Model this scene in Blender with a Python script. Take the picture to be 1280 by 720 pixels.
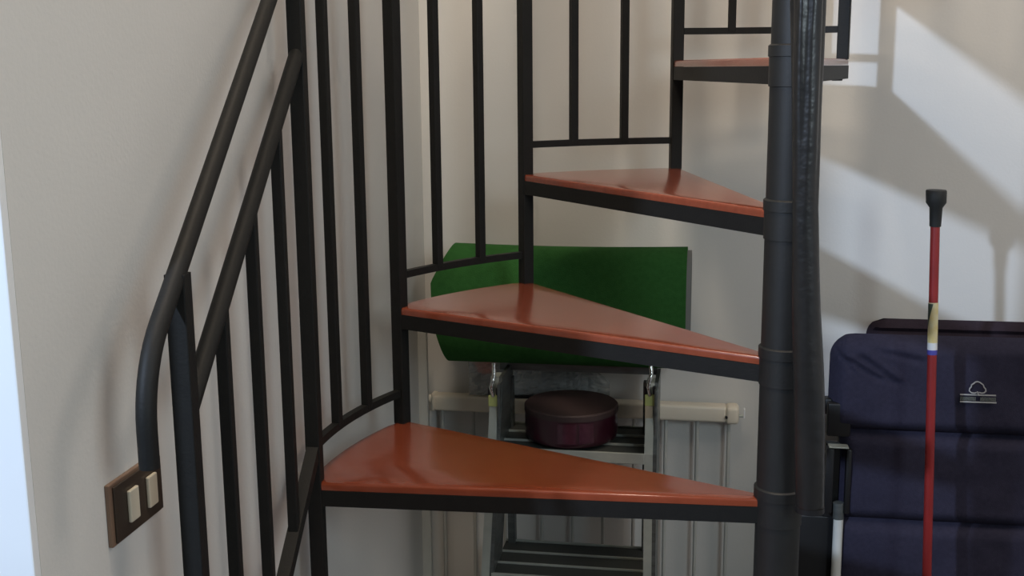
import bpy, bmesh, math, random
from mathutils import Vector, Matrix, noise
random.seed(7)
R_ = math.radians
for o in list(bpy.data.objects): bpy.data.objects.remove(o)
S = bpy.context.scene
COL = S.collection

# ---------------------------------------------------------------- camera
FPX = 1435.1
PITCH, ROLL, YAW = 0.18972, -0.008737, math.radians(-9.764)
CAM = Vector((-0.1134, -1.7110, 1.5286))
FWD = Vector((math.sin(YAW)*math.cos(PITCH), math.cos(YAW)*math.cos(PITCH), -math.sin(PITCH)))
_r0 = Vector((math.cos(YAW), -math.sin(YAW), 0)); _u0 = _r0.cross(FWD)
RGT = _r0*math.cos(ROLL) + _u0*math.sin(ROLL)
UPV = -_r0*math.sin(ROLL) + _u0*math.cos(ROLL)
cd = bpy.data.cameras.new('camera'); cam = bpy.data.objects.new('camera', cd); COL.objects.link(cam)
cd.sensor_width = 36; cd.lens = 36*FPX/1280; cd.clip_start = .02
cam.matrix_world = Matrix(((RGT.x, UPV.x, -FWD.x, CAM.x), (RGT.y, UPV.y, -FWD.y, CAM.y), (RGT.z, UPV.z, -FWD.z, CAM.z), (0, 0, 0, 1)))
S.camera = cam

# ---------------------------------------------------------------- light
S.view_settings.view_transform = 'Standard'; S.view_settings.look = 'None'
S.view_settings.gamma = 1; S.view_settings.use_curve_mapping = False
S.view_settings.exposure = 0.0
W = bpy.data.worlds.new('world'); S.world = W; W.use_nodes = True
W.node_tree.nodes['Background'].inputs[0].default_value = (1.0, .975, .84, 1)
W.node_tree.nodes['Background'].inputs[1].default_value = .02
def light(name, kind, loc, energy, col, target=None, size=.1, size_y=None):
    d = bpy.data.lights.new(name, kind); d.energy = energy; d.color = col
    if kind == 'AREA':
        d.shape = 'RECTANGLE'; d.size = size; d.size_y = size_y or size
    else: d.shadow_soft_size = size
    o = bpy.data.objects.new(name, d); COL.objects.link(o); o.location = loc
    if target is not None:
        o.rotation_euler = (Vector(target)-Vector(loc)).to_track_quat('-Z', 'Y').to_euler()
    return o
LAMP = (-1.925, -2.795, 2.701)                       # lamp of the next room, shining in through the doorway
light('next_room_lamp', 'POINT', LAMP, 432.8, (0.615, 0.761, 1.0), size=.07)
light('window_light', 'AREA', (1.15, -2.4, 2.1), 19.5, (.77, .92, 1.0), (-.8, -.2, 1.3), .5, .8)
light('stairwell_light', 'AREA', (-.45, -.75, 3.7), 41.0, (1.0, 0.841, 0.671), (-.25, .5, 1.2), .5, .5)
light('right_fill_light', 'AREA', (1.3, -.4, 3.0), 22.8, (1.0, 0.868, 0.758), (.8, .9, 1.6), 1.1, 1.1)  # broad warm fill added to brighten the right-hand wall, no known lamp there

# ---------------------------------------------------------------- helpers
def at(x, y, yp):                                    # point on the plane y = yp seen at photo pixel (x, y)
    d = FWD + RGT*((x-640)/FPX) + UPV*((360-y)/FPX)
    return CAM + d*((yp-CAM.y)/d.y)
def atx(x, y, xp):
    d = FWD + RGT*((x-640)/FPX) + UPV*((360-y)/FPX)
    return CAM + d*((xp-CAM.x)/d.x)
def mat(name, col, rough=.5, metal=0, col2=None, scale=20, bump=0, bscale=60, coat=0, stretch=None, spec=.5, detail=4):
    m = bpy.data.materials.new(name); m.use_nodes = True; nt = m.node_tree
    b = nt.nodes['Principled BSDF']
    b.inputs['Base Color'].default_value = (*col, 1); b.inputs['Roughness'].default_value = rough
    b.inputs['Metallic'].default_value = metal; b.inputs['Specular IOR Level'].default_value = spec
    b.inputs['Coat Weight'].default_value = coat; b.inputs['Coat Roughness'].default_value = .15
    tc = nt.nodes.new('ShaderNodeTexCoord'); mp = nt.nodes.new('ShaderNodeMapping')
    nt.links.new(tc.outputs['Object'], mp.inputs[0])
    if stretch: mp.inputs['Scale'].default_value = stretch
    n = nt.nodes.new('ShaderNodeTexNoise'); n.inputs['Scale'].default_value = scale; n.inputs['Detail'].default_value = detail
    nt.links.new(mp.outputs[0], n.inputs[0])
    cr = nt.nodes.new('ShaderNodeValToRGB'); cr.color_ramp.elements[0].position = .3; cr.color_ramp.elements[1].position = .7
    c2 = col2 or tuple(c*.93 for c in col)
    cr.color_ramp.elements[0].color = (*c2, 1); cr.color_ramp.elements[1].color = (*col, 1)
    nt.links.new(n.outputs['Fac'], cr.inputs[0]); nt.links.new(cr.outputs[0], b.inputs['Base Color'])
    if bump:
        n2 = nt.nodes.new('ShaderNodeTexNoise'); n2.inputs['Scale'].default_value = bscale
        nt.links.new(tc.outputs['Object'], n2.inputs[0])
        bp = nt.nodes.new('ShaderNodeBump'); bp.inputs['Strength'].default_value = bump; bp.inputs['Distance'].default_value = .002
        nt.links.new(n2.outputs['Fac'], bp.inputs['Height']); nt.links.new(bp.outputs[0], b.inputs['Normal'])
    return m
M = dict(
 wall=mat('wall_paint', (.66, .645, .61), .85, scale=6, col2=(.645, .63, .595), bump=.12, bscale=180),
 floor=mat('floor_tile', (.085, .062, .048), .5, scale=8, col2=(.07, .05, .038)),
 steel=mat('black_painted_steel', (.0085, .0085, .0075), .6, col2=(.0065, .0065, .006), scale=60, bump=.15, bscale=250, spec=.28),
 pole=mat('black_painted_pole', (.0105, .0110, .0098), .55, col2=(.008, .008, .0075), scale=30, bump=.1, bscale=200),
 wood=mat('cherry_wood', (.235, .051, .023), .24, col2=(.195, .040, .017), scale=22, stretch=(1, 5, 1), coat=.6, detail=5, bump=.25, bscale=30),
 white=mat('white_lacquer', (.85, .86, .86), .4, scale=5),
 green=mat('green_felt', (.034, .125, .030), .95, col2=(.028, .105, .025), scale=90, bump=.5, bscale=500, spec=.1),
 backing=mat('grey_backing', (.20, .20, .19), .8),
 alu=mat('brushed_aluminium', (.50, .53, .48), .42, .25, col2=(.42, .45, .41), scale=30),
 aluside=mat('ribbed_aluminium', (.17, .185, .18), .36, .5, col2=(.10, .11, .105), scale=12, stretch=(1, 1, 8)),
 groove=mat('dark_groove', (.055, .062, .058), .6),
 chrome=mat('chrome', (.7, .7, .66), .12, 1.0, bump=.8, bscale=90),
 yellow=mat('yellow_green_sticker', (.55, .60, .22), .5),
 beige=mat('beige_plastic', (.50, .42, .30), .5),
 rack=mat('cream_enamel', (.76, .69, .56), .4, col2=(.72, .65, .53)),
 rackrod=mat('pale_enamel_rod', (.50, .50, .46), .45),
 burg=mat('burgundy_tin', (.050, .009, .020), .3, col2=(.035, .007, .015), scale=15, coat=.25),
 burgtop=mat('burgundy_lid', (.050, .030, .030), .6),
 burglab=mat('burgundy_label', (.085, .024, .045), .22, col2=(.045, .010, .022), scale=60, coat=.4),
 orange=mat('orange_label', (.62, .12, .05), .5),
 card=mat('grey_card', (.30, .31, .31), .6),
 dark=mat('black_plastic', (.008, .008, .009), .45),
 cap=mat('black_rubber', (.012, .013, .012), .6),
 red=mat('red_lacquer', (.27, .018, .018), .42, col2=(.22, .015, .015)),
 stick_w=mat('white_sticker', (.68, .68, .68), .5), stick_b=mat('blue_sticker', (.06, .06, .32), .5),
 stick_y=mat('yellow_sticker', (.62, .50, .20), .5, col2=(.66, .62, .42), scale=45), stick_g=mat('dark_green_sticker', (.06, .09, .07), .5),
 navy=mat('navy_fabric', (.030, .028, .050), .85, col2=(.024, .022, .040), scale=120, bump=.35, bscale=600, spec=.2),
 navy2=mat('dark_plum_fabric', (.032, .022, .032), .85, col2=(.026, .018, .026), scale=120, bump=.35, bscale=600, spec=.2),
 logo=mat('grey_embroidery', (.42, .42, .42), .8), logotxt=mat('dull_grey_embroidery', (.16, .175, .16), .8),
 tube=mat('white_tube', (.62, .62, .58), .3),
 plate=mat('dark_bronze', (.040, .027, .018), .45), plate_edge=mat('copper_bronze', (.22, .14, .09), .4, col2=(.16, .10, .07)),
 rocker=mat('ivory_switch', (.62, .56, .44), .4),
 sleeve=mat('black_nylon', (.016, .015, .014), .32, col2=(.010, .010, .010), scale=25, bump=.5, bscale=60, spec=.6),
)
def mplastic():
    m = bpy.data.materials.new('clear_plastic_film'); m.use_nodes = True; nt = m.node_tree
    b = nt.nodes['Principled BSDF']; b.inputs['Base Color'].default_value = (.9, .92, .9, 1)
    b.inputs['Roughness'].default_value = .10; b.inputs['Transmission Weight'].default_value = .25; b.inputs['IOR'].default_value = 1.25
    b.inputs['Alpha'].default_value = .45; b.inputs['Specular IOR Level'].default_value = 1
    return m
M['film'] = mplastic()
def mesh_obj(name, bm, m, parent=None, smooth=False):
    me = bpy.data.meshes.new(name)
    bmesh.ops.recalc_face_normals(bm, faces=bm.faces)
    bm.to_mesh(me); bm.free()
    for mm in (m if isinstance(m, (list, tuple)) else [m]): me.materials.append(M[mm])
    if smooth:
        for p in me.polygons: p.use_smooth = True
        if smooth != 'all': me.set_sharp_from_angle(angle=R_(38))
    o = bpy.data.objects.new(name, me); COL.objects.link(o)
    if parent: o.parent = parent; o.matrix_parent_inverse = parent_inv(parent)
    return o
def parent_inv(p):
    m = Matrix.Translation(p.location) @ p.rotation_euler.to_matrix().to_4x4() if p.type == 'EMPTY' else Matrix()
    return m.inverted()
def tag(o, label, cat, group=None):
    o['label'] = label; o['category'] = cat
    if group: o['group'] = group
    return o
def thing(name, label, cat, loc, group=None):
    o = bpy.data.objects.new(name, None); COL.objects.link(o); o.location = loc; o.empty_display_size = .05
    return tag(o, label, cat, group)
def struct(name, bm, m, parent=None):
    o = mesh_obj(name, bm, m, parent)
    if not parent: o['kind'] = 'structure'
    return o
def bbox(bm, a, b, bev=0, seg=2, mi=0):
    a, b = Vector(a), Vector(b)
    c = (a+b)/2; s = b-a
    r = bmesh.ops.create_cube(bm, size=1, matrix=Matrix.Translation(c) @ Matrix.Diagonal((abs(s.x), abs(s.y), abs(s.z), 1)))
    fs = list({f for v in r['verts'] for f in v.link_faces})
    for f in fs: f.material_index = mi
    if bev:
        es = list({e for v in r['verts'] for e in v.link_edges})
        rr = bmesh.ops.bevel(bm, geom=es, offset=bev, segments=seg, profile=.5, affect='EDGES')
        for f in rr['faces']: f.material_index = mi
    return bm
def NB(): return bmesh.new()
def loft(bm, rings, closed=True, caps=True, mi=0):
    V = [[bm.verts.new(p) for p in r] for r in rings]
    n = len(V[0])
    for a, b in zip(V[:-1], V[1:]):
        for i in range(n if closed else n-1):
            f = bm.faces.new((a[i], a[(i+1) % n], b[(i+1) % n], b[i])); f.material_index = mi
    if caps and closed:
        for r in (V[0][::-1], V[-1]):
            f = bm.faces.new(r); f.material_index = mi
    return bm
def sweep(bm, pts, w, h=None, n=12, square=False, up=Vector((0, 0, 1)), mi=0):
    """tube (n sided, radius w/2) or rectangular bar (w wide, h high) along a polyline"""
    pts = [Vector(p) for p in pts]; h = h or w; rings = []; t = up.copy()
    if abs((pts[1]-pts[0]).normalized().dot(up)) > .97: t = Vector((0, 1, 0))
    for i, p in enumerate(pts):
        d = ((pts[i+1]-p).normalized() if i < len(pts)-1 else Vector()) + ((p-pts[i-1]).normalized() if i else Vector())
        d.normalize()
        s = d.cross(t).normalized(); t = s.cross(d).normalized()
        if square: rings.append([p+s*(w/2*a)+t*(h/2*b) for a, b in ((1, 1), (-1, 1), (-1, -1), (1, -1))])
        else: rings.append([p+s*(w/2*math.cos(2*math.pi*j/n))+t*(h/2*math.sin(2*math.pi*j/n)) for j in range(n)])
    return loft(bm, rings, mi=mi)
def upright(bm, x, y, z0, z1, s, ang, bev=.0015):
    """square bar standing at (x, y), turned by ang"""
    r = bmesh.ops.create_cube(bm, size=1, matrix=Matrix.Translation((x, y, (z0+z1)/2)) @ Matrix.Rotation(ang, 4, 'Z') @ Matrix.Diagonal((s, s, z1-z0, 1)))
    es = [e for e in {e for v in r['verts'] for e in v.link_edges} if abs(e.verts[0].co.z-e.verts[1].co.z) > .01]
    bmesh.ops.bevel(bm, geom=es, offset=bev, segments=2, profile=.5, affect='EDGES')
    return bm
def lathe(bm, prof, c, n=48, mi=None):
    rings = [[Vector((c[0]+r*math.cos(2*math.pi*j/n), c[1]+r*math.sin(2*math.pi*j/n), c[2]+z)) for j in range(n)] for r, z in prof]
    V = [[bm.verts.new(p) for p in r] for r in rings]
    for k, (a, b) in enumerate(zip(V[:-1], V[1:])):
        for i in range(n):
            f = bm.faces.new((a[i], a[(i+1) % n], b[(i+1) % n], b[i]))
            if mi: f.material_index = mi[k]
    bm.faces.new(V[0][::-1]); bm.faces.new(V[-1])
    if mi: bm.faces.ensure_lookup_table(); bm.faces[-1].material_index = mi[-1]
    return bm

# ---------------------------------------------------------------- the room
WX, WY = -.7713, .895           # left wall face, back wall face
E0 = atx(25, 430, WX)                      # end of the left wall at the doorway
bm = NB(); bbox(bm, (-3.2, -4.2, -.1), (3.0, 1.1, 0)); struct('floor', bm, 'floor')
bm = NB(); bbox(bm, (WX-.14, WY, 0), (2.6, WY+.14, 4.2)); struct('wall_back', bm, 'wall')
bm = NB(); bbox(bm, (WX-.14, E0.y+.0005, 0), (WX, WY, 4.2)); struct('wall_left', bm, 'wall')
bm = NB(); bbox(bm, (2.6, -4.2, 0), (2.74, WY+.14, 4.2)); struct('wall_right', bm, 'wall')
# white frame post of the doorway at the end of the left wall
bm = NB(); bbox(bm, (WX-.15, E0.y-.012, 0), (WX+.001, E0.y, 2.12), .002); struct('trim_doorway', bm, 'white')

# ---------------------------------------------------------------- the spiral stair
TH1, DTH, RR, H, Z1 = R_(183.07), R_(26.163), .7246, .22, .88
RP, PX = .034, .0035
def th(i): return TH1-(i-1)*DTH
def zt(k): return Z1+(k-1)*H
def pol(r, a, z): return Vector((r*math.cos(a), r*math.sin(a), z))
stair = thing('spiral_staircase', 'black steel spiral staircase with cherry-red wooden treads and barred railing', 'staircase', (0, 0, 0))
bm = NB(); lathe(bm, [(RP, 0), (RP, 3.9)], (PX, 0, 0), 48); mesh_obj('centre_pole', bm, 'pole', stair, True)
bm = NB(); lathe(bm, [(.12, 0), (.12, .008), (.045, .012), (.04, .03)], (0, 0, 0)); mesh_obj('base_plate', bm, 'steel', stair, True)
FD, RD = .0157, .0095                     # how far the front edge stands before the radius, at the pole and at the rim
def outline(k, inset=0, n=10):
    a0, a1 = th(k), th(k+1)
    perp = Vector((-math.sin(a0), math.cos(a0), 0))
    r = RR+.009-inset
    pts = [pol(.02, a0, 0)+perp*(FD-inset), pol(r, a0, 0)+perp*(RD-inset)]
    for i in range(1, n): pts.append(pol(r, a0+(a1-a0)*i/n, 0))
    a2 = a1-.016 if k >= 1 else a1
    pts.append(pol(r, a2, 0)); q = Vector((-math.sin(a1), math.cos(a1), 0))
    pts[-1] += q*inset; pts.append(pol(.02, a1, 0)+q*inset)
    return pts
def prism(bm, pts, z0, z1, bev=0):
    V0 = [bm.verts.new((p.x, p.y, z0)) for p in pts]; V1 = [bm.verts.new((p.x, p.y, z1)) for p in pts]
    n = len(pts); bm.faces.new(V0[::-1]); top = bm.faces.new(V1)
    for i in range(n): bm.faces.new((V0[i], V0[(i+1) % n], V1[(i+1) % n], V1[i]))
    if bev: bmesh.ops.bevel(bm, geom=list(top.edges), offset=bev, segments=3, profile=.5, affect='EDGES')
TW, TF = .0128, .0262
for k in range(-2, 11):
    z = zt(k)
    # steel tray: thin plate with a rim bar all round
    bm = NB(); o, i_ = outline(k), outline(k, .012)
    n = len(o)
    lo = [bm.verts.new((p.x, p.y, z-TW-TF)) for p in o]; up = [bm.verts.new((p.x, p.y, z-TW)) for p in o]
    li = [bm.verts.new((p.x, p.y, z-TW-TF)) for p in i_]; ui = [bm.verts.new((p.x, p.y, z-TW-.004)) for p in i_]
    for j in range(n):
        q = (j+1) % n
        bm.faces.new((lo[j], lo[q], up[q], up[j])); bm.faces.new((lo[j], li[j], li[q], lo[q])); bm.faces.new((li[j], ui[j], ui[q], li[q]))
    bm.faces.new(up); bm.faces.new(ui[::-1])
    tr = mesh_obj('tread', bm, 'steel', stair)
    q = pol(RR-.006, th(k+1)+.012, 0)
    bm = NB(); bbox(bm, (q.x-.010, q.y-.008, z-TW-TF-.004), (q.x+.010, q.y+.008, z-TW-TF+.001), .001); mesh_obj('bolt', bm, 'dark', tr)
    bm = NB(); prism(bm, outline(k, .001), z-TW+.0005, z, .0045)
    wb = mesh_obj('wooden_board', bm, 'wood', tr, True)
    bm = NB(); lathe(bm, [(RP-.002, -.004), (RP+.0035, -.003), (RP+.0035, .012), (RP+.001, .014), (RP-.002, .0145)], (PX, 0, z+.004), 40)
    mesh_obj('collar', bm, 'pole', tr, True)
    bm = NB(); lathe(bm, [(RP-.002, -.046), (RP+.0018, -.045), (RP+.0018, -.001), (RP-.002, 0)], (PX, 0, z+.004), 40)
    mesh_obj('hub', bm, 'pole', tr, True)
# straight first panel, from the newel post by the doorway up to the second post
P0 = Vector((-.6800, -.5618, 0)); P1 = pol(RR, th(1), 0)
DIR = (P0-P1).normalized(); LEN = (P0-P1).length; SL = .784
def up_z(i): return 1.726+(i-1)*H          # handrail height at post i
PS, BS = .0229, .0152
pang = math.atan2(DIR.y, DIR.x)
bm = NB(); upright(bm, P0.x, P0.y, 0, 1.312, PS, pang); mesh_obj('post', bm, 'steel', stair)
for i in range(1, 12):
    p = pol(RR, th(i), 0); b = zt(i-1)-.001
    bm = NB(); upright(bm, p.x, p.y, b, up_z(i), PS, th(i)); mesh_obj('post', bm, 'steel', stair)
MID1 = 1.555; MID0 = 1.150
for f in (.25, .5, .75):
    q = P1.lerp(P0, f)
    bm = NB(); upright(bm, q.x, q.y, .937-LEN*f*.70, MID1+(MID0-MID1)*f, BS, pang); mesh_obj('baluster', bm, 'steel', stair)
bm = NB(); sweep(bm, [P1+DIR*.006+Vector((0, 0, MID1-.005)), P0+Vector((0, 0, MID0))], .0225, .0225, 16); mesh_obj('middle_rail', bm, 'steel', stair, True)
bm = NB(); sweep(bm, [P1+Vector((0, 0, .937)), P0+Vector((0, 0, .937-LEN*.70))], .019, .019, square=True); mesh_obj('lower_rail', bm, 'steel', stair)
for i in range(1, 11):
    b0, b1 = th(i), th(i+1); zb = zt(i)+.058
    bm = NB(); sweep(bm, [pol(RR, b0+(b1-b0)*j/10, zb) for j in range(11)], .013, .013, square=True); mesh_obj('lower_rail', bm, 'steel', stair)
    for f in (1/3, 2/3):
        q = pol(RR, b0+(b1-b0)*f, 0)
        bm = NB(); upright(bm, q.x, q.y, zb, up_z(i)+H*f, BS, b0+(b1-b0)*f); mesh_obj('baluster', bm, 'steel', stair)
pts = []
for j in range(100, -1, -1): pts.append(pol(RR, th(1)-10*DTH*j/100, up_z(1)+10*H*j/100))
pts += [P0+Vector((0, 0, 1.314))]
e = P0+DIR*.060+Vector((0, 0, 1.3145-.060*SL)); pts.append(e)
rb = .125; a_s = math.atan(SL)
for j in range(1, 10):
    a = a_s+(math.pi/2-a_s)*j/9
    pts.append(e+DIR*(rb*(math.sin(a)-math.sin(a_s)))*1.0+Vector((0, 0, rb*(math.cos(a)-math.cos(a_s)))) )
pts2 = pts[-1]; pts.append(pts2+Vector((0, 0, -.040)))
HR_END = pts[-1].copy()
bm = NB(); sweep(bm, pts, .0215, .0215, 16); mesh_obj('handrail', bm, 'steel', stair, True)

# ---------------------------------------------------------------- long black sleeve beside the pole
def sleeve():
    prof = [(-60, 1000, 1034), (0, 999, 1031.5), (60, 999, 1029), (110, 999, 1027), (190, 999, 1025), (260, 999, 1022.5), (330, 999, 1024.5), (400, 999, 1027), (470, 1000, 1030), (530, 1001.5, 1031.5), (600, 1003, 1031), (638, 1003, 1030)]
    bm = NB(); rings = []; n = 40; YP = -.062
    for t in range(len(prof)-1):
        for s in range(5):
            f = s/5; y, l, r = [prof[t][q]*(1-f)+prof[t+1][q]*f for q in range(3)]
            rings.append((y, l, r))
    rings.append(prof[-1]); out = []
    for y, l, r in rings:
        A, B = at(l-9, y, YP), at(r, y, YP); c = (A+B)/2; rad = (B-A).length/2
        fold = max(0., min(1., (330-y)/330)); ring = []
        for j in range(n):
            a = 2*math.pi*j/n
            rr = rad*(1+.10*fold*math.sin(5*a+y*.006)+.05*fold*math.sin(9*a+1+y*.011)+.02*math.sin(3*a+y*.03))
            ring.append(Vector((c.x+rr*math.cos(a), c.y+.85*rr*math.sin(a), c.z)))
        out.append(ring)
    loft(bm, out)
    o = mesh_obj('fabric_sleeve', bm, 'sleeve', None, 'all')
    tag(o, 'long glossy black fabric sleeve hanging along the right side of the stair pole', 'sleeve')
    c = sum(out[0], Vector())/n
    bm = NB(); sweep(bm, [c+Vector((0, 0, -.01)), (c.x, c.y, zt(10)-TW-TF-.0005)], .005, .005, 10); mesh_obj('cord', bm, 'dark', o, True)
    bm = NB(); b = out[-1]; c = sum(b, Vector())/len(b)
    loft(bm, [[c+(p-c)*1.03+Vector((0, 0, d)) for p in b] for d in (.006, -.002)]); mesh_obj('hem', bm, 'dark', o, True)
sleeve()

# ---------------------------------------------------------------- switch plate on the left wall
def switch():
    c = [atx(130, 607, WX), atx(135, 685, WX), atx(197, 637, WX), atx(194, 566, WX)]
    y0 = (c[0].y+c[1].y)/2; y1 = c[2].y; z0 = (c[1].z+c[2].z)/2; z1 = c[0].z
    t = thing('light_switch', 'dark bronze double light switch plate with two ivory rockers on the left wall', 'switch', (WX, (y0+y1)/2, (z0+z1)/2))
    bm = NB(); bbox(bm, (WX, y0, z0), (WX+.006, y1, z1), .0015); mesh_obj('rim', bm, 'plate_edge', t)
    bm = NB(); bbox(bm, (WX+.0062, y0+.006, z0+.003), (WX+.009, y1-.001, z1-.004), .001); mesh_obj('face_plate', bm, 'plate', t)
    w = y1-y0; h = z1-z0
    for f in (.36, .74):
        bm = NB(); bbox(bm, (WX+.009, y0+w*(f-.09), z0+h*.24), (WX+.0135, y0+w*(f+.09), z0+h*.76), .0015); mesh_obj('rocker', bm, 'rocker', t)
switch()

# ---------------------------------------------------------------- folding drying rack against the back wall
def rack():
    YF = .842
    a, b = at(541, 491, YF), at(924, 514, YF); zt_ = (a.z+b.z)/2; hb = .037
    t = thing('drying_rack', 'cream folded drying rack with thin rods standing against the back wall', 'rack', ((a.x+b.x)/2, .865, 0))
    bm = NB(); bbox(bm, (a.x, YF, zt_-hb), (b.x-.028, YF+.04, zt_), .006, 3); mesh_obj('top_bar', bm, 'rack', t, True)
    bm = NB(); bbox(bm, (b.x-.030, YF-.003, zt_-hb-.003), (b.x, YF+.043, zt_+.001), .008, 4); cp = mesh_obj('end_cap', bm, 'rack', t, True)
    h = at(908, 522, YF-.003)
    bm = NB(); sweep(bm, [(h.x, YF-.0045, h.z), (h.x, YF+.001, h.z)], .006, .006, 14); mesh_obj('screw', bm, 'dark', cp)
    bm = NB(); sweep(bm, [(b.x-.002, YF+.012, zt_-.022), (b.x+.012, YF+.012, zt_-.022)], .007, .007, 12); mesh_obj('pin', bm, 'alu', cp)
    bm = NB(); bbox(bm, (b.x+.010, YF+.006, zt_-.026), (b.x+.0135, YF+.018, zt_-.004), .001); mesh_obj('hook', bm, 'white', cp)
    bm = NB(); bbox(bm, (a.x-.008, YF-.001, zt_-hb), (a.x+.004, YF+.041, zt_+.001), .003); mesh_obj('end_cap', bm, 'rack', t, True)
    for x in (555, 593, 631, 677, 716, 754, 792, 831, 870, 909):
        q = at(x, 600, YF+.02)
        bm = NB(); sweep(bm, [(q.x, YF+.02, .03), (q.x, YF+.02, zt_-hb+.004)], .0085, .0085, 10); mesh_obj('rod', bm, 'rackrod', t, True)
    bm = NB(); bbox(bm, (a.x, YF+.005, .0), (b.x-.01, YF+.035, .035), .004); mesh_obj('foot_bar', bm, 'rack', t)
    l = at(524, 640, YF-.03); r = at(538, 640, YF-.03)
    bm = NB(); bbox(bm, (l.x, YF-.03, 0), (r.x, YF-.015, .93), .003); mesh_obj('upright', bm, 'rackrod', t)
    k = at(524.5, 497, YF-.01)
    bm = NB(); sweep(bm, [(l.x-.006, YF-.012, k.z), (a.x, YF-.012, k.z)], .016, .02, 12); mesh_obj('knob', bm, 'rack', t, True)
    return zt_, YF
RZ, RY = rack()

# ---------------------------------------------------------------- package lying on the rack's top bar
def package():
    a, b = at(588, 483, .855), at(740, 487, .855)
    t = thing('plastic_package', 'clear crinkled plastic package with an orange label lying on the drying rack', 'package', ((a.x+b.x)/2, .865, RZ))
    z0 = RZ
    bm = NB(); bbox(bm, (a.x, .866, z0+.001), (b.x, .872, z0+.075), .001); mesh_obj('card', bm, 'card', t)
    bm = NB(); s = at(640, 484, .85); bbox(bm, (s.x, .848, z0), (b.x, .880, z0+.006), .002); mesh_obj('tray', bm, 'dark', t)
    bm = NB(); c = at(607, 456, .864); rr = []
    for j in range(28):
        q = 2*math.pi*j/28; rr.append(Vector((c.x+.026*math.cos(q), .8655, c.z+.022*math.sin(q))))
    loft(bm, [rr, [p+Vector((0, -.0012, 0)) for p in rr]]); mesh_obj('label', bm, 'orange', t)
    bm = NB(); nx, nz = 46, 16; g = []
    x1 = b.x+.045
    for i in range(nx+1):
        col = []
        for j in range(nz+1):
            x = a.x-.004+(x1-a.x)*i/nx; z = z0+.002+.085*j/nz
            if i > nx*.8: z = z0+.010+(z-z0)*(1-.55*(i/nx-.8)/.2)
            d = noise.noise(Vector((x*38, z*60, 1)))*.009+noise.noise(Vector((x*110, z*130, 4)))*.006
            col.append(bm.verts.new((x, .856+d, z)))
        g.append(col)
    for i in range(nx):
        for j in range(nz): bm.faces.new((g[i][j], g[i+1][j], g[i+1][j+1], g[i][j+1]))
    bmesh.ops.solidify(bm, geom=bm.faces[:], thickness=.0006)
    mesh_obj('film', bm, 'film', t)
package()

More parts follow.
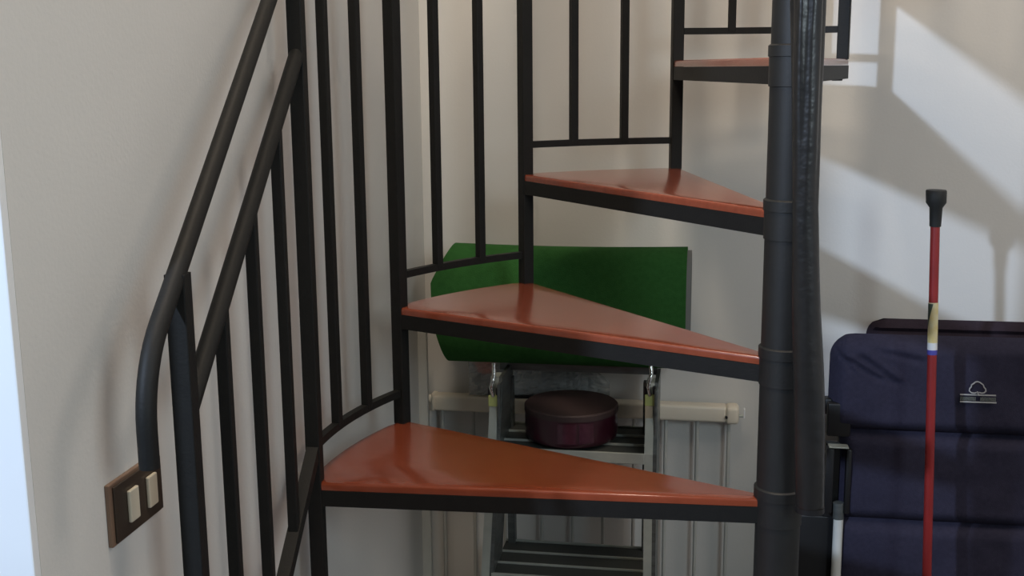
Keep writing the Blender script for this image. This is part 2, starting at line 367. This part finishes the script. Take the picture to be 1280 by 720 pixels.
# ---------------------------------------------------------------- aluminium step ladder
def ladder():
    YF = .60                                         # front edge of the top platform
    q = at(805, 568, YF); ZP = q.z
    xr = at(805, 590, YF).x; xl = at(620, 590, YF).x; wr = .0175
    t = thing('step_ladder', 'aluminium step ladder with ribbed steps standing under the stair treads', 'ladder', ((xl+xr)/2, .7, 0))
    ZT = ZP+.143; D = .04
    def stile(x0, x1, sp):
        b = NB()
        rings = [[Vector((x+sp*(1-min(z, ZP)/ZP), y+dy, z)) for x, y in ((x0, YF), (x1, YF), (x1, YF+D), (x0, YF+D))] for z, dy in ((0, -.03), (ZP, 0), (ZT, .045))]
        loft(b, rings); return b
    for x0, x1, sp in ((xl-wr, xl, -.04), (xr, xr+wr, .004)):
        s = mesh_obj('stile', stile(x0, x1, sp), 'alu', t)
        b = NB(); loft(b, [[Vector((x+sp*(1-min(z, ZP)/ZP), y+dy, z)) for x, y in ((x1, YF+.004), (x1+.008, YF+.004), (x1+.008, YF+D+.08), (x1, YF+D+.08))] for z, dy in ((.03, -.03), (ZP, 0), (ZT, .045))])
        mesh_obj('side_channel', b, 'aluside', s)
        b = NB(); bbox(b, (x0-.004+sp, YF-.045, 0), (x1+.01+sp, YF+.02, .025), .004); mesh_obj('rubber_foot', b, 'dark', s)
    def step(z, y0, dx=0):
        b = NB(); bbox(b, (xl-dx, y0+.001, z-.016), (xr, y0+.20, z-.004), .001)
        S_ = mesh_obj('platform' if z > .7 else 'step', b, 'groove', t)
        b = NB(); bbox(b, (xl-dx, y0-.002, z-.022), (xr, y0+.004, z+.001), .001); mesh_obj('front_lip', b, 'alu', S_)
        for i in range(1, 4):
            b = NB(); y = y0+.062*i; bbox(b, (xl-dx+.001, y-.002, z-.004), (xr-.001, y+.002, z+.001), .0008); mesh_obj('rib', b, 'alu', S_)
    step(ZP, YF); step(ZP-.285, YF-.008, .012); step(ZP-.51, YF-.018, .025)
    for x0, x1 in ((xl-.004, xl+.012), (xr-.012, xr+.004)):
        b = NB(); loft(b, [[Vector((x, y+dy, z)) for x, y in ((x0, YF+.15), (x1, YF+.15), (x1, YF+.175), (x0, YF+.175))] for z, dy in ((0, .03), (ZT-.03, 0))])
        mesh_obj('rear_leg', b, 'aluside', t)
    b = NB(); sweep(b, [(xl-.01, YF+.155, ZP-.02), (xr+.01, YF+.155, ZP-.02)], .02, .02, square=True); mesh_obj('rear_bar', b, 'aluside', t)
    for x1 in (xl, xr+wr):
        b = NB(); bbox(b, (x1+.001, YF+.015, ZP-.10), (x1+.007, YF+.185, ZT-.008), .002); mesh_obj('side_plate', b, 'aluside', t)
    b = NB(); sweep(b, [(xl-wr, YF+.17, ZT-.002), (xr+wr, YF+.17, ZT-.002)], .03, .02, square=True); mesh_obj('top_bar', b, 'aluside', t)
    for x0, x1, px in ((xl-wr, xl, 617), (xr, xr+wr, 813)):
        c = (x0+x1)/2; k = at(px, 505, YF).z; yy = YF+(k-ZP)/.143*.045
        b = NB(); bbox(b, (x0-.002, yy-.008, k-.013), (x1+.002, yy+.0, k+.012), .002)
        L = mesh_obj('latch', b, 'yellow', t)
        b = NB(); sweep(b, [(c, yy-.006, k+.010), (c-.004, yy-.011, k+.03), (c+.002, yy-.004, k+.055), (c, yy+.004, k+.08)], .009, .009, 10); mesh_obj('clip', b, 'chrome', L, True)
        b = NB(); bbox(b, (x0-.003, yy-.006, k+.010), (x0+.003, yy+.006, k+.028), .001); bbox(b, (x1-.003, yy-.006, k+.010), (x1+.003, yy+.006, k+.028), .001); mesh_obj('bracket', b, 'dark', L)
        if px > 700:
            b = NB(); bbox(b, (x0-.001, yy-.012, k-.062), (x1-.002, yy-.007, k-.012), .001); mesh_obj('cover', b, 'beige', L)
    return YF, ZP, ZT, xl, xr
LY, LZP, LZT, LXL, LXR = ladder()

# ---------------------------------------------------------------- burgundy tin on the platform
def tin():
    a, b = at(657, 520, LY+.098), at(772, 520, LY+.098); r = (b.x-a.x)/2; c = ((a.x+b.x)/2, LY+.098, LZP+.0035)
    t = thing('round_tin', 'burgundy round tin standing on the top platform of the ladder', 'tin', c)
    hh = .074
    bm = NB(); lathe(bm, [(r*.93, 0), (r*.98, .004), (r, .012), (r, hh-.004)], c, 64); mesh_obj('body', bm, 'burg', t, True)
    bm = NB(); lathe(bm, [(r+.0012, hh-.014), (r+.0012, hh-.003), (r-.002, hh), (r-.006, hh-.001)], c, 64); mesh_obj('lid', bm, 'burgtop', t, True)
    bm = NB()
    for a0, a1 in ((-100, -78), (-74, -56)):
        g = [[Vector((c[0]+(r+.0009)*math.cos(R_(a0+(a1-a0)*i/8)), c[1]+(r+.0009)*math.sin(R_(a0+(a1-a0)*i/8)), c[2]+z)) for i in range(9)] for z in (.012, hh-.018)]
        loft(bm, g, closed=False, caps=False)
    mesh_obj('label', bm, 'burglab', t, True)
tin()

# ---------------------------------------------------------------- rolled green mat on top of the ladder
def mat_roll():
    YC = .745; zb = LZT+.010
    top = at(700, 309, YC-.03).z; hh = top-zb; rz = hh/2; ry = .085; zc = zb+rz
    xr = at(858, 360, YC-.06).x
    def xleft(z):
        f = (z-zb)/hh; base = at(541, 360, YC-.06).x
        if f > .72: return base+(f-.72)/.28*.037
        if f < .35: return base+.006+(.35-f)/.35*.020
        return base+(.72-f)*.015
    t = thing('mat_roll', 'dark green felt mat rolled up and resting on top of the step ladder', 'mat', ((xr-.25), YC, zb))
    def shell(sc, x1, tk):
        bm = NB(); n = 72
        def ringpts(x, k, left):
            r = []
            for j in range(n):
                a = 2*math.pi*j/n; ca, sa = math.cos(a), math.sin(a)
                s = lambda v, e: math.copysign(abs(v)**e, v)
                y = YC+ry*k*s(ca, .85); z = zc+rz*k*s(sa, .80)
                r.append(Vector(((xleft(z) if left else x), y, z)))
            return r
        A = ringpts(0, sc, True); B = ringpts(x1, sc, False); A2 = ringpts(0, sc-tk, True); B2 = ringpts(x1, sc-tk, False)
        mids = [[a.lerp(b, f)+Vector((0, 0, -.004*math.sin(math.pi*f)*(1 if a.z > zc else 0))) for a, b in zip(A, B)] for f in [i/12 for i in range(13)]]
        loft(bm, mids, caps=False)
        V = bm.verts[:]
        inner = [[a.lerp(b, f) for a, b in zip(A2, B2)] for f in (0, 1)]
        loft(bm, inner, caps=False); bm.verts.ensure_lookup_table()
        n0 = 13*n; a0 = bm.verts[0:n]; b0 = bm.verts[12*n:13*n]; a1 = bm.verts[n0:n0+n]; b1 = bm.verts[n0+n:n0+2*n]
        for P, Q in ((a0, a1), (b0, b1)):
            for j in range(n): bm.faces.new((P[j], P[(j+1) % n], Q[(j+1) % n], Q[j]))
        return bm
    mesh_obj('outer_layer', shell(1, xr, .05), 'green', t, True)
    bk = mesh_obj('backing', shell(.945, xr+.009, .03), 'backing', t, True)
    mesh_obj('inner_layer', shell(.84, xr, .06), 'green', t, True)
mat_roll()

# ---------------------------------------------------------------- folded padded chairs
def pad(x0, x1, z0, z1, y, th_, seed, amp=.004, rc=.03, seams=(), nx=56, nz=60, wr=None):
    """padded cushion panel facing -y"""
    bm = NB(); front = []; back = []
    for i in range(nx+1):
        cf, cb = [], []
        for j in range(nz+1):
            u, v = i/nx, (j/nz)**.8
            x = x0+(x1-x0)*u; z = z0+(z1-z0)*v
            # rounded upper corners: squeeze the row towards the middle near the top
            tz = z1-z
            if tz < rc:
                ins = rc-math.sqrt(max(0, rc*rc-(rc-tz)**2)); x = x0+ins+(x1-x0-2*ins)*u
            e = min(u*(x1-x0), (1-u)*(x1-x0), (1-v)*(z1-z0), v*(z1-z0))
            prof = 1-max(0, 1-e/.035)**2.2
            s = 0
            for zs in seams: s += math.exp(-((z-zs)/.008)**2)
            n = noise.noise(Vector((x*9, z*9, seed)))*amp+noise.noise(Vector((x*24, z*24, seed+5)))*amp*.35
            if wr: n += wr(x, z)
            yf = y-th_/2*prof*(1-.55*min(1, s))-n*prof
            cf.append(bm.verts.new((x, yf, z))); cb.append(bm.verts.new((x, y+th_/2*prof, z)))
        front.append(cf); back.append(cb)
    for i in range(nx):
        for j in range(nz):
            bm.faces.new((front[i][j], front[i+1][j], front[i+1][j+1], front[i][j+1]))
            bm.faces.new((back[i][j], back[i][j+1], back[i+1][j+1], back[i+1][j]))
    for i in range(nx):
        for A in ((0,), (nz,)):
            j = A[0]; bm.faces.new((front[i][j], front[i+1][j], back[i+1][j], back[i][j]))
    for j in range(nz):
        for i in (0, nx): bm.faces.new((front[i][j], front[i][j+1], back[i][j+1], back[i][j]))
    bmesh.ops.remove_doubles(bm, verts=bm.verts[:], dist=.00005)
    return bm
def chairs():
    # rear chair
    Y2 = .845; l = at(1083, 410, Y2).x; zt2 = at(1150, 399, Y2).z
    t = thing('folding_chair', 'folded dark plum padded chair standing behind the navy one against the wall', 'chair', (l+.3, Y2, 0), 'folded padded chairs by the back wall')
    mesh_obj('backrest', pad(l, l+.60, zt2-.62, zt2, Y2, .06, 9, .003, .035, (zt2-.028,)), 'navy2', t, True)
    for x in (l+.02, l+.58):
        bm = NB(); sweep(bm, [(x, Y2+.02, 0), (x, Y2+.02, zt2-.5)], .02, .02, 14); mesh_obj('leg', bm, 'tube', t, True)
    # front chair
    Y1 = .745; l = at(1037, 480, Y1-.02).x; z1 = at(1120, 418, Y1).z
    t = thing('folding_chair', 'folded navy padded chair with a small grey tree emblem, in front of the plum one', 'chair', (l+.3, Y1, 0), 'folded padded chairs by the back wall')
    zs1, zs2 = at(1150, 546, Y1-.04).z, at(1150, 658, Y1-.04).z
    c0 = at(1078, 455, Y1-.04)
    def wr(x, z):                                   # creases running down from the upper left corner
        s = 0
        for (ax, az, bx, bz, w, h) in ((1062, 452, 1098, 474, .006, .006), (1080, 450, 1118, 478, .007, .006), (1048, 440, 1064, 462, .005, .005), (1098, 440, 1150, 452, .008, .003)):
            A = at(ax, az, Y1-.04); B = at(bx, bz, Y1-.04); d = Vector((B.x-A.x, 0, B.z-A.z)); L = d.length; d /= L
            q = Vector((x-A.x, 0, z-A.z)); u = q.dot(d); k = max(0, -u, u-L)
            v = (q-d*u).length; sg = 1 if q.cross(d).y > 0 else -1
            s += -h*math.exp(-(v/w)**2-(k/.012)**2)+h*.6*math.exp(-((v*sg-w*1.8)/w)**2-(k/.012)**2)
        return s
    mesh_obj('backrest', pad(l, l+.62, zs1-.002, z1, Y1, .075, 3, .006, .05, (), wr=wr, nx=110, nz=90), 'navy', t, True)
    mesh_obj('seat', pad(l+.027, l+.595, zs2-.002, zs1+.004, Y1-.004, .060, 4, .006, .012, ()), 'navy', t, True)
    mesh_obj('leg_rest', pad(l+.027, l+.595, zs2-.28, zs2+.004, Y1-.006, .055, 6, .006, .012, ()), 'navy', t, True)
    # side hinge, armrest and frame
    a = at(1037, 503, Y1-.03); b = at(1066, 640, Y1-.03)
    bm = NB(); bbox(bm, (a.x-.004, Y1-.035, at(1040, 545, Y1-.03).z), (at(1064, 520, Y1-.03).x, Y1-.012, a.z), .005, 3); bbox(bm, (a.x-.008, Y1-.02, a.z-.03), (a.x+.006, Y1+.01, a.z+.004), .003); mesh_obj('armrest', bm, 'dark', t, True)
    bm = NB(); z0 = at(1040, 556, Y1-.03).z; bbox(bm, (at(1036, 556, Y1-.04).x, Y1-.045, z0-.003), (at(1061, 556, Y1-.04).x, Y1-.02, z0), .001); mesh_obj('bracket_edge', bm, 'alu', t)
    for x0, x1 in ((1031, 1041), (1056, 1063)):
        bm = NB(); bbox(bm, (at(x0, 600, Y1-.03).x, Y1-.04, at(1040, 640, Y1-.03).z), (at(x1, 600, Y1-.03).x, Y1-.01, z0-.006), .003); mesh_obj('hinge_plate', bm, 'dark', t, True)
    bm = NB(); bbox(bm, (at(1030, 600, Y1).x, Y1-.008, at(1040, 645, Y1).z), (at(1066, 600, Y1).x, Y1+.004, z0-.002), .002); mesh_obj('hinge_cover', bm, 'dark', t)
    bm = NB(); bbox(bm, (at(988, 660, Y1).x, Y1-.006, .12), (at(1043, 660, Y1).x, Y1+.012, at(1020, 643, Y1).z), .005, 3); mesh_obj('side_panel', bm, 'dark', t, True)
    q0, q1 = at(1048, 628, Y1-.03), at(1048, 648, Y1-.03)
    bm = NB(); sweep(bm, [(q0.x, Y1-.03, q0.z), (q1.x, Y1-.03, q1.z)], .024, .022, 14); mesh_obj('joint', bm, 'aluside', t, True)
    bt = at(1045, 720, Y1-.03)
    for dx in (0, .565):
        bm = NB(); sweep(bm, [(q1.x+dx, Y1-.03, q1.z+.002), (bt.x+(bt.x-q1.x)*.0+dx, Y1-.03, .0)], .021, .021, 16); mesh_obj('leg', bm, 'tube', t, True)
    for dx in (.03, .57):
        bm = NB(); bbox(bm, (l+dx, Y1+.03, zs2-.3), (l+dx+.02, Y1+.05, z1-.06), .004); mesh_obj('frame_bar', bm, 'dark', t)
    # emblem: tree outline over two bars, embroidered on the backrest
    YE = Y1-.0375-.0075
    bm = NB()
    tree = [(1221, 490.5), (1218, 491.5), (1214.5, 491), (1211.5, 488.5), (1212, 485.5), (1214, 483.5), (1214.3, 481), (1217, 479.3), (1219, 477.6), (1222, 477), (1225, 478), (1227, 479.6), (1229.3, 481.3), (1230, 484), (1232, 486), (1232.4, 488.8), (1230, 491), (1227, 491.5), (1224, 490.5)]
    P = [at(x, y, YE) for x, y in tree]
    sweep(bm, P, .0022, .0022, square=True, up=Vector((0, 1, 0)))
    for (x0, y0), (x1, y1), w in (((1200, 493), (1245, 494.5), .0024), ((1200, 502), (1245.5, 503.5), .0024), ((1222.3, 490), (1222.3, 494), .008)):
        sweep(bm, [at(x0, y0, YE), at(x1, y1, YE)], .002, w, square=True, up=Vector((0, 0, 1)))
    em = mesh_obj('emblem', bm, 'logo', t)
    bm = NB()
    for i, x in enumerate([1202, 1206, 1210, 1214, 1218, 1227, 1231, 1235, 1239, 1243]):
        y = 498+(x-1200)*.033
        for dx, dy, w, h in ((-1.1, 0, .8, 4.5), (1.0, 0, .8, 4.5), (0, (-1.6, 1.4, 0)[i % 3], 2.4, 1.0)):
            A = at(x+dx-w/2, y+dy-h/2, YE); B = at(x+dx+w/2, y+dy+h/2, YE)
            bbox(bm, (A.x, YE-.0007, B.z), (B.x, YE+.0007, A.z))
    mesh_obj('stitched_band', bm, 'logotxt', em)
chairs()

# ---------------------------------------------------------------- red rod with black cap
def rod():
    T = Vector((.3196, .6016, 1.252)); top = at(1169.5, 262, T.y); tip = at(1170.5, 237.5, T.y)
    lo = at(1158.5, 720, .56); d = (lo-top); bot = top+d*(top.z/(top.z-lo.z)); bot.z = .0
    t = thing('red_rod', 'thin red rod with a black rubber end standing before the navy chair', 'rod', bot)
    def along(y0):
        lo_, hi_ = 0., 1.
        for _ in range(40):
            m = (lo_+hi_)/2; p = top.lerp(bot, m)-CAM; yy = 360-FPX*p.dot(UPV)/p.dot(FWD)
            if yy < y0: lo_ = m
            else: hi_ = m
        return top.lerp(bot, lo_)
    W_ = .0178
    up = (top-bot).normalized()
    bm = NB(); sweep(bm, [along(281), bot], W_, W_, 20); mesh_obj('shaft', bm, 'red', t, True)
    bm = NB(); n = 24; prof = [(tip, .0185), (tip-up*.002, .0195), (tip-up*.024, .0190), (tip-up*.034, .0122), (along(283), .0108)]
    rings = [[p+Vector((r*math.cos(2*math.pi*j/n), r*math.sin(2*math.pi*j/n), 0)) for j in range(n)] for p, r in prof]
    loft(bm, rings); mesh_obj('rubber_cap', bm, 'cap', t, True)
    for y0, y1, m_ in ((378, 428, 'stick_y'), (428, 437, 'stick_w'), (437, 443, 'stick_b')):
        bm = NB(); sweep(bm, [along(y0), along(y1)], W_+.0012, W_+.0012, 20); mesh_obj('sticker', bm, m_, t, True)
    # dark green corner of the sticker
    bm = NB(); r = W_/2+.0009; A, B = along(379), along(412); V = []
    for f in [i/8 for i in range(9)]:
        c = A.lerp(B, f); a1 = -175+75*(1-f)
        V.append([Vector((c.x+r*math.cos(R_(-178+(a1+178)*k/8)), c.y+r*math.sin(R_(-178+(a1+178)*k/8)), c.z)) for k in range(9)])
    loft(bm, V, closed=False, caps=False); mesh_obj('sticker', bm, 'stick_g', t, True)
rod()
